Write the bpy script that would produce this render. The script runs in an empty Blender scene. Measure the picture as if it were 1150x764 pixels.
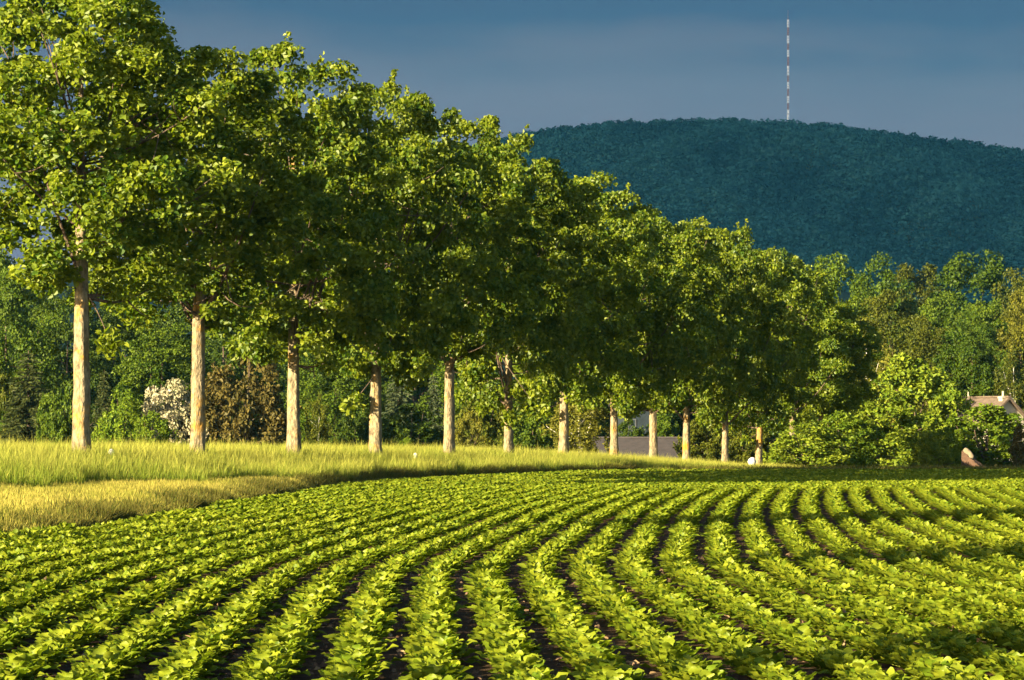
import bpy, math
import numpy as np
from mathutils import Vector

C = bpy.context.scene
COL = C.collection
PI = math.pi
R_ = math.radians

# ------------------------------------------------------------------ camera, sky, sun, exposure
EYE = 1.6            # eye height above the beet field
FPX, CX, HY = 4000.0, 575.0, 482.0   # focal length / centre / horizon in photo pixels (1150 x 764)
cam_d = bpy.data.cameras.new('camera')
cam_d.sensor_width = 36.0
cam_d.lens = 36.0 * FPX / 1150.0
cam_d.shift_y = (HY - 382.0) / 1150.0
cam_d.clip_start = 0.5
cam_d.clip_end = 30000
cam = bpy.data.objects.new('camera', cam_d)
COL.objects.link(cam)
cam.location = (0, 0, EYE)
cam.rotation_euler = (PI / 2, 0, 0)
C.camera = cam

SUN_EL, SUN_TH = 16.0, 49.0          # elevation; travel direction turned right from the view axis
SUN_POWER = 5.0
EXPOSURE = 2.35
SKY_STRENGTH = 0.07
HAZE_DENSITY = 0.00003
c_, s_ = math.cos(R_(SUN_EL)), math.sin(R_(SUN_EL))
SDIR = Vector((math.sin(R_(SUN_TH)) * c_, math.cos(R_(SUN_TH)) * c_, -s_))
sl = bpy.data.lights.new('sun', 'SUN')
sl.energy = SUN_POWER
sl.angle = R_(0.5)
sl.color = (1.0, 0.85, 0.53)
sun = bpy.data.objects.new('sun', sl)
COL.objects.link(sun)
sun.rotation_euler = SDIR.to_track_quat('-Z', 'Y').to_euler()
sun.location = (-60, -50, 60)

W = bpy.data.worlds.new('World')
C.world = W
W.use_nodes = True
nt = W.node_tree
nt.nodes.clear()
wo = nt.nodes.new('ShaderNodeOutputWorld')
bg = nt.nodes.new('ShaderNodeBackground')
bg.inputs['Strength'].default_value = SKY_STRENGTH
sky = nt.nodes.new('ShaderNodeTexSky')
sky.sky_type = 'NISHITA'
sky.sun_disc = False
sky.sun_elevation = R_(SUN_EL)
sky.sun_rotation = math.atan2(-SDIR.x, -SDIR.y)
tc = nt.nodes.new('ShaderNodeTexCoord')
sep = nt.nodes.new('ShaderNodeSeparateXYZ')
nt.links.new(tc.outputs['Generated'], sep.inputs[0])
# storm clouds: banded by height above the horizon, broken by stretched noise
mp = nt.nodes.new('ShaderNodeMapping')
mp.inputs['Scale'].default_value = (9, 9, 40)
nt.links.new(tc.outputs['Generated'], mp.inputs[0])
nz = nt.nodes.new('ShaderNodeTexNoise')
nz.inputs['Scale'].default_value = 1.3
nz.inputs['Detail'].default_value = 5
nz.inputs['Roughness'].default_value = 0.5
nt.links.new(mp.outputs[0], nz.inputs['Vector'])
m1 = nt.nodes.new('ShaderNodeMath'); m1.operation = 'MULTIPLY_ADD'
nt.links.new(nz.outputs['Fac'], m1.inputs[0]); m1.inputs[1].default_value = 0.055; m1.inputs[2].default_value = -0.0275
m2 = nt.nodes.new('ShaderNodeMath'); m2.operation = 'ADD'
nt.links.new(sep.outputs['Z'], m2.inputs[0]); nt.links.new(m1.outputs[0], m2.inputs[1])
mx = nt.nodes.new('ShaderNodeMath'); mx.operation = 'MULTIPLY_ADD'   # the bank rises a little towards the right
nt.links.new(sep.outputs['X'], mx.inputs[0]); mx.inputs[1].default_value = 0.03
nt.links.new(m2.outputs[0], mx.inputs[2])
mr = nt.nodes.new('ShaderNodeMapRange')
mr.inputs['From Min'].default_value = 0.05; mr.inputs['From Max'].default_value = 0.15
nt.links.new(mx.outputs[0], mr.inputs['Value'])
rp = nt.nodes.new('ShaderNodeValToRGB')
K = 1.0 / SKY_STRENGTH / (2 ** EXPOSURE)
def srgb(r, g, b):
    f = lambda v: (v / 255 / 12.92) if v / 255 <= .04045 else ((v / 255 + .055) / 1.055) ** 2.4
    return (f(r), f(g), f(b))
els = rp.color_ramp.elements
els[0].position = 0.0; els[0].color = (*srgb(122, 128, 150), 1)
els[1].position = 1.0; els[1].color = (*srgb(52, 84, 122), 1)
for p_, c3 in ((0.34, (113, 122, 143)), (0.54, (97, 113, 137)), (0.68, (70, 101, 132)), (0.85, (72, 99, 130))):
    e = els.new(p_); e.color = (*srgb(*c3), 1)
nt.links.new(mr.outputs[0], rp.inputs[0])
vm = nt.nodes.new('ShaderNodeVectorMath'); vm.operation = 'SCALE'
vm.inputs['Scale'].default_value = K
nt.links.new(rp.outputs[0], vm.inputs[0])
mask = nt.nodes.new('ShaderNodeMapRange'); mask.interpolation_type = 'SMOOTHSTEP'
mask.inputs['From Min'].default_value = -0.6; mask.inputs['From Max'].default_value = 0.1
nt.links.new(sep.outputs['Y'], mask.inputs['Value'])
mixw = nt.nodes.new('ShaderNodeMix'); mixw.data_type = 'RGBA'
nt.links.new(mask.outputs[0], mixw.inputs['Factor'])
nt.links.new(sky.outputs[0], mixw.inputs['A']); nt.links.new(vm.outputs[0], mixw.inputs['B'])
nt.links.new(mixw.outputs['Result'], bg.inputs['Color'])
nt.links.new(bg.outputs[0], wo.inputs['Surface'])

C.view_settings.view_transform = 'Standard'
C.view_settings.look = 'None'
C.view_settings.gamma = 1
C.view_settings.exposure = EXPOSURE
C.view_settings.use_curve_mapping = False
C.render.engine = 'CYCLES'
C.cycles.use_denoising = True
C.cycles.max_bounces = 6
C.cycles.diffuse_bounces = 3
C.cycles.transmission_bounces = 4
C.cycles.volume_bounces = 0
C.cycles.sample_clamp_indirect = 3.0

# ------------------------------------------------------------------ helpers
def px(x, y, Z):
    """A pixel of the photograph at depth Z, as a point of the place."""
    return Vector(((x - CX) * Z / FPX, Z, EYE + (HY - y) * Z / FPX))

def tag(o, label=None, cat=None, group=None, kind=None):
    if label: o['label'] = label
    if cat: o['category'] = cat
    if group: o['group'] = group
    if kind: o['kind'] = kind
    return o

def thing(name, label, cat, loc=(0, 0, 0), rz=0.0, scale=(1, 1, 1), group=None):
    o = bpy.data.objects.new(name, None)
    COL.objects.link(o)
    o.location = loc; o.rotation_euler = (0, 0, rz); o.scale = scale
    o.empty_display_size = 0.2
    return tag(o, label, cat, group)

def obj(name, me, parent=None, mat=None):
    o = bpy.data.objects.new(name, me)
    COL.objects.link(o)
    if parent: o.parent = parent
    if mat:
        if not me.materials: me.materials.append(mat)
        elif me.materials[0] != mat:
            o.material_slots[0].link = 'OBJECT'
            o.material_slots[0].material = mat
    return o

def mesh(name, V, faces, mat=None, tint=None, hgt=None, smooth=False):
    """V (n,3); faces: list of int arrays (m,k); tint per face; hgt per vertex."""
    me = bpy.data.meshes.new(name)
    V = np.asarray(V, np.float32)
    me.vertices.add(len(V)); me.vertices.foreach_set('co', V.ravel())
    faces = [np.asarray(f, np.int32) for f in faces if len(f)]
    loops = np.concatenate([f.ravel() for f in faces])
    tot = np.concatenate([np.full(len(f), f.shape[1], np.int32) for f in faces])
    st = np.concatenate([[0], np.cumsum(tot)[:-1]]).astype(np.int32)
    me.loops.add(len(loops)); me.loops.foreach_set('vertex_index', loops)
    me.polygons.add(len(tot)); me.polygons.foreach_set('loop_start', st)
    me.update(calc_edges=True)
    me.polygons.foreach_set('use_smooth', np.full(len(tot), smooth, bool))
    if tint is not None:
        a = me.attributes.new('tint', 'FLOAT', 'FACE'); a.data.foreach_set('value', np.asarray(tint, np.float32))
    if hgt is not None:
        a = me.attributes.new('hgt', 'FLOAT', 'POINT'); a.data.foreach_set('value', np.asarray(hgt, np.float32))
    if mat: me.materials.append(mat)
    me.validate()
    return me

def norm(a):
    return a / np.maximum(np.linalg.norm(a, axis=-1, keepdims=True), 1e-9)

def tube(path, radii, sides=8, rng=None, rough=0.0, cap=True):
    """Tapered tube along a path: verts, quads, tris."""
    path = np.asarray(path, float); n = len(path)
    T = norm(np.gradient(path, axis=0))
    ref = np.array([1.0, 0.13, 0]) if abs(T[0][2]) > .5 else np.array([0, 0.1, 1.0])
    U = norm(ref - T * (T @ ref)[:, None]); Wv = np.cross(T, U)
    a = np.linspace(0, 2 * PI, sides, endpoint=False)
    rr = np.asarray(radii, float)[:, None] * np.ones((1, sides))
    if rng is not None and rough:
        ridge = rng.normal(0, rough, (1, sides)); rr = rr * (1 + ridge + rng.normal(0, rough * .7, (n, sides)))
    V = path[:, None, :] + rr[..., None] * (np.cos(a)[None, :, None] * U[:, None, :] + np.sin(a)[None, :, None] * Wv[:, None, :])
    V = V.reshape(-1, 3)
    i = np.arange(n - 1)[:, None] * sides; j = np.arange(sides)[None]; j2 = (j + 1) % sides
    q = np.stack([i + j, i + j2, i + sides + j2, i + sides + j], -1).reshape(-1, 4)
    tri = np.zeros((0, 3), int)
    if cap:
        V = np.vstack([V, path[-1] + T[-1] * radii[-1] * .5]); k = len(V) - 1; b = (n - 1) * sides
        tri = np.stack([b + j[0], b + j2[0], np.full(sides, k)], -1)
    return V, q, tri

class Bag:
    def __init__(s): s.V, s.Q, s.T, s.n = [], [], [], 0
    def add(s, V, q=None, t=None):
        s.V.append(np.asarray(V, float))
        if q is not None and len(q): s.Q.append(np.asarray(q) + s.n)
        if t is not None and len(t): s.T.append(np.asarray(t) + s.n)
        s.n += len(V)
    def box(s, lo, hi, rz=0, c=(0, 0, 0)):
        (x0, y0, z0), (x1, y1, z1) = lo, hi
        V = np.array([(x0, y0, z0), (x1, y0, z0), (x1, y1, z0), (x0, y1, z0), (x0, y0, z1), (x1, y0, z1), (x1, y1, z1), (x0, y1, z1)], float)
        s.add(V, [(0, 3, 2, 1), (4, 5, 6, 7), (0, 1, 5, 4), (1, 2, 6, 5), (2, 3, 7, 6), (3, 0, 4, 7)])
    def mesh(s, name, mat, smooth=False):
        f = []
        if s.Q: f.append(np.concatenate(s.Q))
        if s.T: f.append(np.concatenate(s.T))
        return mesh(name, np.concatenate(s.V), f, mat, smooth=smooth)

# ------------------------------------------------------------------ materials
def new_mat(name):
    m = bpy.data.materials.new(name); m.use_nodes = True
    t = m.node_tree; t.nodes.clear()
    o = t.nodes.new('ShaderNodeOutputMaterial')
    return m, t, o

def leaf_mat(name, dark, light, trans=0.35, gloss=0.05, rough=0.4, tcol=None, obj_var=0.0):
    m, t, o = new_mat(name)
    at = t.nodes.new('ShaderNodeAttribute'); at.attribute_name = 'tint'
    mix = t.nodes.new('ShaderNodeMix'); mix.data_type = 'RGBA'
    t.links.new(at.outputs['Fac'], mix.inputs['Factor'])
    mix.inputs['A'].default_value = (*dark, 1); mix.inputs['B'].default_value = (*light, 1)
    col = mix.outputs['Result']
    if obj_var:
        oi = t.nodes.new('ShaderNodeObjectInfo')
        hs = t.nodes.new('ShaderNodeHueSaturation')
        mm = t.nodes.new('ShaderNodeMapRange')
        mm.inputs['To Min'].default_value = 1 - obj_var; mm.inputs['To Max'].default_value = 1 + obj_var
        t.links.new(oi.outputs['Random'], mm.inputs['Value']); t.links.new(mm.outputs[0], hs.inputs['Value'])
        t.links.new(col, hs.inputs['Color']); col = hs.outputs[0]
    d = t.nodes.new('ShaderNodeBsdfDiffuse'); t.links.new(col, d.inputs['Color'])
    tr = t.nodes.new('ShaderNodeBsdfTranslucent')
    if tcol:
        mu = t.nodes.new('ShaderNodeMix'); mu.data_type = 'RGBA'; mu.blend_type = 'MULTIPLY'; mu.inputs['Factor'].default_value = 1
        t.links.new(col, mu.inputs['A']); mu.inputs['B'].default_value = (*tcol, 1)
        t.links.new(mu.outputs['Result'], tr.inputs['Color'])
    else:
        t.links.new(col, tr.inputs['Color'])
    s = t.nodes.new('ShaderNodeMixShader'); s.inputs[0].default_value = trans
    t.links.new(d.outputs[0], s.inputs[1]); t.links.new(tr.outputs[0], s.inputs[2])
    out = s.outputs[0]
    if gloss:
        g = t.nodes.new('ShaderNodeBsdfGlossy'); g.inputs['Roughness'].default_value = rough
        s2 = t.nodes.new('ShaderNodeMixShader'); s2.inputs[0].default_value = gloss
        t.links.new(out, s2.inputs[1]); t.links.new(g.outputs[0], s2.inputs[2]); out = s2.outputs[0]
    t.links.new(out, o.inputs['Surface'])
    return m

def noise_mat(name, cols, scale=1.0, detail=6, rough=0.9, bump=0.0, bscale=None, stretch=(1, 1, 1), dist=0.05):
    """Colour ramp over object-space noise with an optional bump."""
    m, t, o = new_mat(name)
    tcn = t.nodes.new('ShaderNodeTexCoord'); mpn = t.nodes.new('ShaderNodeMapping')
    mpn.inputs['Scale'].default_value = stretch
    t.links.new(tcn.outputs['Object'], mpn.inputs[0])
    n = t.nodes.new('ShaderNodeTexNoise'); n.inputs['Scale'].default_value = scale; n.inputs['Detail'].default_value = detail
    n.inputs['Roughness'].default_value = 0.65
    t.links.new(mpn.outputs[0], n.inputs['Vector'])
    r = t.nodes.new('ShaderNodeValToRGB')
    e = r.color_ramp.elements
    lo, hi = 0.3, 0.7
    e[0].position = lo; e[0].color = (*cols[0], 1)
    e[1].position = hi; e[1].color = (*cols[-1], 1)
    for i, c in enumerate(cols[1:-1]):
        x = e.new(lo + (hi - lo) * (i + 1) / (len(cols) - 1)); x.color = (*c, 1)
    t.links.new(n.outputs['Fac'], r.inputs[0])
    b = t.nodes.new('ShaderNodeBsdfPrincipled'); b.inputs['Roughness'].default_value = rough
    b.inputs['Specular IOR Level'].default_value = 0.2
    t.links.new(r.outputs[0], b.inputs['Base Color'])
    if bump:
        n2 = t.nodes.new('ShaderNodeTexNoise'); n2.inputs['Scale'].default_value = bscale or scale * 4; n2.inputs['Detail'].default_value = 8
        t.links.new(mpn.outputs[0], n2.inputs['Vector'])
        bp = t.nodes.new('ShaderNodeBump'); bp.inputs['Strength'].default_value = bump; bp.inputs['Distance'].default_value = dist
        t.links.new(n2.outputs['Fac'], bp.inputs['Height']); t.links.new(bp.outputs[0], b.inputs['Normal'])
    t.links.new(b.outputs[0], o.inputs['Surface'])
    return m

def bark_mat(name, cols, lichen=None, amount=0.5):
    m = noise_mat(name, cols, 12, 9, 0.95, 1.0, 16, (1, 1, 0.45), 0.06)
    if lichen:
        t = m.node_tree
        b = next(n for n in t.nodes if n.type == 'BSDF_PRINCIPLED'); r = next(n for n in t.nodes if n.type == 'VALTORGB')
        tcn = next(n for n in t.nodes if n.type == 'TEX_COORD'); oi = t.nodes.new('ShaderNodeObjectInfo')
        va = t.nodes.new('ShaderNodeVectorMath'); va.operation = 'ADD'
        sc = t.nodes.new('ShaderNodeMath'); sc.operation = 'MULTIPLY'; sc.inputs[1].default_value = 37.0
        t.links.new(oi.outputs['Random'], sc.inputs[0])
        t.links.new(tcn.outputs['Object'], va.inputs[0]); t.links.new(sc.outputs[0], va.inputs[1])
        n = t.nodes.new('ShaderNodeTexNoise'); n.inputs['Scale'].default_value = 1.5; n.inputs['Detail'].default_value = 7; n.inputs['Roughness'].default_value = .7
        t.links.new(va.outputs[0], n.inputs['Vector'])
        mr_ = t.nodes.new('ShaderNodeMapRange'); mr_.inputs['From Min'].default_value = 1 - amount; mr_.inputs['From Max'].default_value = 1.14 - amount
        t.links.new(n.outputs['Fac'], mr_.inputs['Value'])
        mx_ = t.nodes.new('ShaderNodeMix'); mx_.data_type = 'RGBA'; t.links.new(mr_.outputs[0], mx_.inputs['Factor'])
        t.links.new(r.outputs[0], mx_.inputs['A']); mx_.inputs['B'].default_value = (*lichen, 1)
        t.links.new(mx_.outputs['Result'], b.inputs['Base Color'])
    return m

M = {}
M['maple'] = leaf_mat('maple_leaf', (.045, .095, .004), (.212, .242, .009), .46, .02, .5, (1.0, 1.12, .4), .08)
M['beet'] = leaf_mat('beet_leaf', (.078, .130, .006), (.225, .248, .015), .34, .015, .5, (1.0, 1.15, .5))
M['grass'] = leaf_mat('tall_grass_blade', (.110, .165, .014), (.325, .315, .060), .38, .0)
M['mown'] = leaf_mat('mown_grass_blade', (.135, .160, .016), (.345, .290, .065), .35, .0)
M['weed'] = leaf_mat('weedy_grass_blade', (.045, .070, .010), (.170, .140, .035), .35, .0)
M['bark'] = bark_mat('maple_bark', [(.05, .035, .02), (.19, .15, .09), (.32, .245, .15)], (.31, .16, .02), .475)
M['dark_bark'] = bark_mat('dark_bark', [(.05, .035, .025), (.13, .09, .06)])
M['birch_bark'] = noise_mat('birch_bark', [(.12, .1, .08), (.6, .56, .48), (.7, .66, .58)], 3, 6, .9, .3, 8, (1, 1, 2.5))
def fol(n, d, l, tr=.3): M[n] = leaf_mat(n + '_leaf', d, l, tr, .008, .5, None, .06)
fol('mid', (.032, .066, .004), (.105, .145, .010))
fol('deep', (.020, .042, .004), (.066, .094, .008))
fol('olive', (.042, .060, .005), (.125, .130, .012))
fol('bright', (.055, .105, .006), (.165, .215, .014))
fol('yellow', (.090, .095, .010), (.190, .180, .022))
fol('copper', (.045, .042, .010), (.130, .098, .024))
fol('blue', (.045, .065, .028), (.105, .125, .055))
fol('spruce', (.032, .048, .012), (.085, .095, .028))
fol('blossom', (.17, .17, .07), (.46, .40, .27), .2)
fol('lilac', (.070, .120, .008), (.210, .245, .018))
fol('wood', (.018, .042, .003), (.070, .105, .007))
fol('wood_olive', (.028, .042, .004), (.095, .102, .009))
fol('wood_bright', (.030, .062, .003), (.115, .155, .009))
fol('wood_yellow', (.055, .062, .005), (.140, .135, .012))
fol('far', (.004, .036, .052), (.030, .112, .112), .15)  # hill forest: the blue of distant haze is put into the leaf colour

# ------------------------------------------------------------------ the lie of the land
X1, Z1, SLP = -10.38, 86.0, 0.251
FAR_Z = 130.0
def row_x(Z): return X1 + (np.asarray(Z, float) - Z1) * SLP
E_Z = [0, 20, 45, 52, 59, 79, 95, 104, 112, 119, 126, 131, 231]
E_X = [-13, -10.8, -8.2, -7.35, -6.65, -5.5, -4.8, -3.7, -1.6, .5, 2.8, 5.0, 30.1]
def edge_x(Z): return np.interp(Z, E_Z, E_X)
def row_z(Z): return np.interp(Z, [0, 60, 86, 127, 143, 160, 176, 200, 240], [.75, .8, .8, .52, .2, -.18, -.5, -.7, -.7])
def ground(X, Z):
    X = np.asarray(X, float); Z = np.asarray(Z, float)
    e, r, zr = edge_x(Z), row_x(Z), row_z(Z)
    base = -np.clip((Z - FAR_Z - 2) * .02, 0, .7)
    t = np.clip((e - X) / np.maximum(e - r, .5), 0, 1)
    f = np.interp(t, [0, .10, .5, .8, 1], [0, .30, .42, .78, 1])
    return base * (1 - f) + zr * f

def ground_sheet():
    xs = np.concatenate([[-7000, -3000, -1200, -500, -220, -110, -70], np.arange(-48, 62, .4), [80, 120, 220, 500, 1200, 3000, 7000]])
    zs = np.concatenate([[-3000, -800, -200, -60, -15, 0], np.arange(8, 240, .5), [260, 300, 400, 600, 1000, 1800, 3000, 6000, 12000]])
    XX, ZZ = np.meshgrid(xs, zs)
    H = ground(XX, ZZ)
    rng = np.random.default_rng(3)
    soil = ((XX > edge_x(ZZ) + .1) & (ZZ < FAR_Z)).astype(float)
    near = (ZZ > 8) & (ZZ < 235) & (XX > -47) & (XX < 61)
    H = H + near * rng.normal(0, .012, H.shape)
    V = np.stack([XX, ZZ, H], -1).reshape(-1, 3)
    n, m = len(zs), len(xs)
    i = np.arange(n - 1)[:, None] * m + np.arange(m - 1)[None]
    q = np.stack([i, i + 1, i + m + 1, i + m], -1).reshape(-1, 4)
    mt, t, o = new_mat('ground')
    at = t.nodes.new('ShaderNodeAttribute'); at.attribute_name = 'hgt'
    g = t.nodes.new('ShaderNodeNewGeometry')
    def ramp(cols, sc, det):
        nn = t.nodes.new('ShaderNodeTexNoise'); nn.inputs['Scale'].default_value = sc; nn.inputs['Detail'].default_value = det; nn.inputs['Roughness'].default_value = .7
        t.links.new(g.outputs['Position'], nn.inputs['Vector'])
        r = t.nodes.new('ShaderNodeValToRGB'); e = r.color_ramp.elements
        e[0].position = .3; e[0].color = (*cols[0], 1); e[1].position = .72; e[1].color = (*cols[1], 1)
        t.links.new(nn.outputs['Fac'], r.inputs[0]); return r, nn
    r1, n1 = ramp([(.10, .095, .022), (.22, .18, .055)], 1.2, 8)
    r2, n2 = ramp([(.050, .029, .017), (.135, .080, .045)], 5.0, 10)
    mxx = t.nodes.new('ShaderNodeMix'); mxx.data_type = 'RGBA'
    t.links.new(at.outputs['Fac'], mxx.inputs['Factor']); t.links.new(r1.outputs[0], mxx.inputs['A']); t.links.new(r2.outputs[0], mxx.inputs['B'])
    b = t.nodes.new('ShaderNodeBsdfPrincipled'); b.inputs['Roughness'].default_value = .95; b.inputs['Specular IOR Level'].default_value = .1
    t.links.new(mxx.outputs['Result'], b.inputs['Base Color'])
    n3 = t.nodes.new('ShaderNodeTexNoise'); n3.inputs['Scale'].default_value = 9; n3.inputs['Detail'].default_value = 10; n3.inputs['Roughness'].default_value = .75
    t.links.new(g.outputs['Position'], n3.inputs['Vector'])
    bp = t.nodes.new('ShaderNodeBump'); bp.inputs['Strength'].default_value = 1; bp.inputs['Distance'].default_value = .12
    t.links.new(n3.outputs['Fac'], bp.inputs['Height']); t.links.new(bp.outputs[0], b.inputs['Normal'])
    t.links.new(b.outputs[0], o.inputs['Surface'])
    return tag(obj('ground', mesh('ground', V, [q], mt, hgt=soil.ravel(), smooth=True)),
               'brown soil of the beet field rising to a grassy bank', 'ground', kind='structure')
ground_sheet()

# ------------------------------------------------------------------ leaves and crowns
def leaf_cloud(P, N, D, L, Wd, fold=.22, droop=.15):
    S = norm(np.cross(N, D)); L = L[:, None]; Wd = Wd[:, None]
    b = P; tp = P + D * L - N * droop * L
    a1 = P + D * L * .32; a2 = P + D * L * .72 - N * droop * .5 * L
    V = np.stack([b, a1 - S * Wd * .5 + N * fold * Wd, a2 - S * Wd * .36 + N * fold * .7 * Wd, tp,
                  a2 + S * Wd * .36 + N * fold * .7 * Wd, a1 + S * Wd * .5 + N * fold * Wd], 1)
    n = len(P); k = np.arange(n)[:, None] * 6
    F = np.concatenate([k + np.array([[0, 1, 2, 3]]), k + np.array([[0, 3, 4, 5]])], 1).reshape(-1, 4)
    return V.reshape(-1, 3), F

def crown_clumps(rng, n, H, R, prof, inner=.3, lump=.16):
    """Centres of leaf clumps filling a lumpy crown of height H and radius R."""
    hs = np.linspace(.01, .99, 60); w = np.array([prof(h) for h in hs]) ** 1.6; w /= w.sum()
    h = np.clip(rng.choice(hs, n, p=w) + rng.normal(0, .012, n), 0, 1)
    a = rng.uniform(0, 2 * PI, n)
    ph = rng.uniform(0, 2 * PI, 4)
    bump = 1 + lump * (np.sin(2 * a + 5 * h + ph[0]) * .5 + np.sin(3 * a - 9 * h + ph[1]) * .6 + np.sin(5 * a + 14 * h + ph[2]) * .5)
    f = rng.uniform(inner ** 2, 1, n) ** .5
    r = R * np.array([prof(x) for x in h]) * f * bump
    return np.stack([r * np.cos(a), r * np.sin(a), h * H + rng.normal(0, .02 * H, n)], 1)

def leaves_on(rng, Cn, per, cr, leaf, mid, aspect=.72, flat=.75, up=.45, sprig=0, hang=0.0, dark_in=None):
    """Leaves gathered in clumps round the centres Cn."""
    n = len(Cn); k = np.repeat(np.arange(n), per)
    out = norm(Cn - np.asarray(mid))
    d = norm(rng.normal(0, 1, (len(k), 3)) + .55 * out[k] + np.array([0, 0, .35]))
    rad = (cr * rng.uniform(.65, 1.3, n))[k] * rng.uniform(0, 1, len(k)) ** .45
    off = d * rad[:, None] * np.array([1, 1, flat])
    if hang:
        off[:, 2] -= rng.uniform(0, hang, len(k)); off[:, :2] *= .75
    P = Cn[k] + off
    N = norm(.5 * d + np.array([0, 0, up]) + .65 * rng.normal(0, 1, d.shape))
    D = norm(np.cross(N, rng.normal(0, 1, d.shape)) + np.array([0, 0, -.25]))
    D = norm(D - N * (D * N).sum(1, keepdims=True))
    L = leaf * rng.uniform(.5, 1.4, len(k))
    ct = rng.uniform(-.22, .22, n)
    tint = np.clip(rng.beta(2, 2.3, len(k)) + ct[k], 0, 1)
    if sprig:
        # upright shoots standing out of the crown's skin
        i = rng.choice(n, sprig, p=None)
        q = np.repeat(np.arange(sprig), 16)
        ax = norm(out[i] + np.array([0, 0, .9]) + .3 * rng.normal(0, 1, (sprig, 3)))
        s0 = Cn[i] + ax * cr * .6
        u = rng.uniform(0, 1, len(q))
        P2 = s0[q] + ax[q] * (u * cr * .75)[:, None] + rng.normal(0, .05 * cr / .5, (len(q), 3)) * (1.2 - u)[:, None]
        D2 = norm(rng.normal(0, 1, P2.shape) + ax[q] * .7); N2 = norm(np.cross(D2, rng.normal(0, 1, P2.shape)))
        P = np.vstack([P, P2]); D = np.vstack([D, D2]); N = np.vstack([N, N2]); L = np.concatenate([L, leaf * rng.uniform(.7, 1.2, len(q))])
        tint = np.concatenate([tint, np.clip(rng.uniform(.4, 1, len(q)), 0, 1)])
    V, F = leaf_cloud(P, N, D, L, L * aspect)
    return V, F, np.repeat(tint, 2)

def limb_path(rng, p0, p1, bend=.12, n=6):
    p0, p1 = np.asarray(p0, float), np.asarray(p1, float)
    t = np.linspace(0, 1, n)[:, None]; L = np.linalg.norm(p1 - p0)
    sag = np.sin(t * PI) * (np.array([0, 0, -1]) * bend * L * .6 + rng.normal(0, bend * .35, 3) * L)
    return p0 + (p1 - p0) * t + sag

def trunk_mesh(rng, name, mat, h_clear, h_top, r0, targets, sides=14, lean=0.03, limb_r=.35, nsub=0, limbs=None):
    """Trunk with flare and bark ridges and limbs out to the targets."""
    B = Bag()
    n = 26
    zz = np.concatenate([np.linspace(-.25, h_clear, 14), np.linspace(h_clear, h_top, 13)[1:]])
    wob = np.cumsum(rng.normal(0, lean * .25, (n, 2)), 0) * (h_top / n)
    lx = rng.normal(0, lean, 2)
    path = np.stack([wob[:, 0] + lx[0] * np.clip(zz, 0, None), wob[:, 1] + lx[1] * np.clip(zz, 0, None), zz], 1)
    path[:, :2] -= path[2, :2]
    f = np.clip(zz / h_top, 0, 1)
    rad = r0 * (1 - .22 * np.clip(zz / max(h_clear, .1), 0, 1)) * (1 - .8 * np.clip((zz - h_clear) / max(h_top - h_clear, .1), 0, 1)) + r0 * .28 * np.exp(-np.clip(zz, 0, None) / .25)
    B.add(*tube(path, rad, sides, rng, .085))
    Lb = B if limbs is None else limbs
    for tg in targets:
        z0 = h_clear + (h_top - h_clear) * rng.uniform(-.04, .75)
        z0 = min(z0, max(h_clear * .96, tg[2] - .15 * np.hypot(tg[0], tg[1])))
        k = np.interp(z0, zz, np.arange(n)); p0 = path[int(k)] + (path[min(int(k) + 1, n - 1)] - path[int(k)]) * (k % 1)
        r1 = max(.018, limb_r * np.interp(z0, zz, rad))
        lp = limb_path(rng, p0, tg, .1)
        Lb.add(*tube(lp, np.linspace(r1, .012, len(lp)), 6, rng, .05))
        for _ in range(nsub):
            m = lp[rng.integers(2, 5)]
            e = m + norm(rng.normal(0, 1, 3) + np.array([0, 0, .4])) * np.linalg.norm(lp[-1] - lp[0]) * rng.uniform(.25, .45)
            Lb.add(*tube(limb_path(rng, m, e, .1, 4), np.linspace(r1 * .45, .008, 4), 5))
    return B.mesh(name, mat, smooth=True)

# ------------------------------------------------------------------ the row of roadside trees
def prof_row(h):   # fullest below the middle, rounded top, ragged skirt
    return np.interp(h, [0, .06, .18, .35, .55, .75, .9, 1], [.28, .52, .84, 1, .98, .84, .60, .26])
CROWN_H, CROWN_R = 8.0, 3.0
row_crowns = []
for v in range(5):
    rng = np.random.default_rng(100 + v)
    Cn = crown_clumps(rng, 250, CROWN_H, CROWN_R, prof_row, .3, .2)
    V, F, ti = leaves_on(rng, Cn, 195, .48, .125, (0, 0, CROWN_H * .42), .85, .75, .35, sprig=30)
    row_crowns.append((mesh('roadside_tree_crown', V, [F], M['maple'], ti), Cn))

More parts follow.
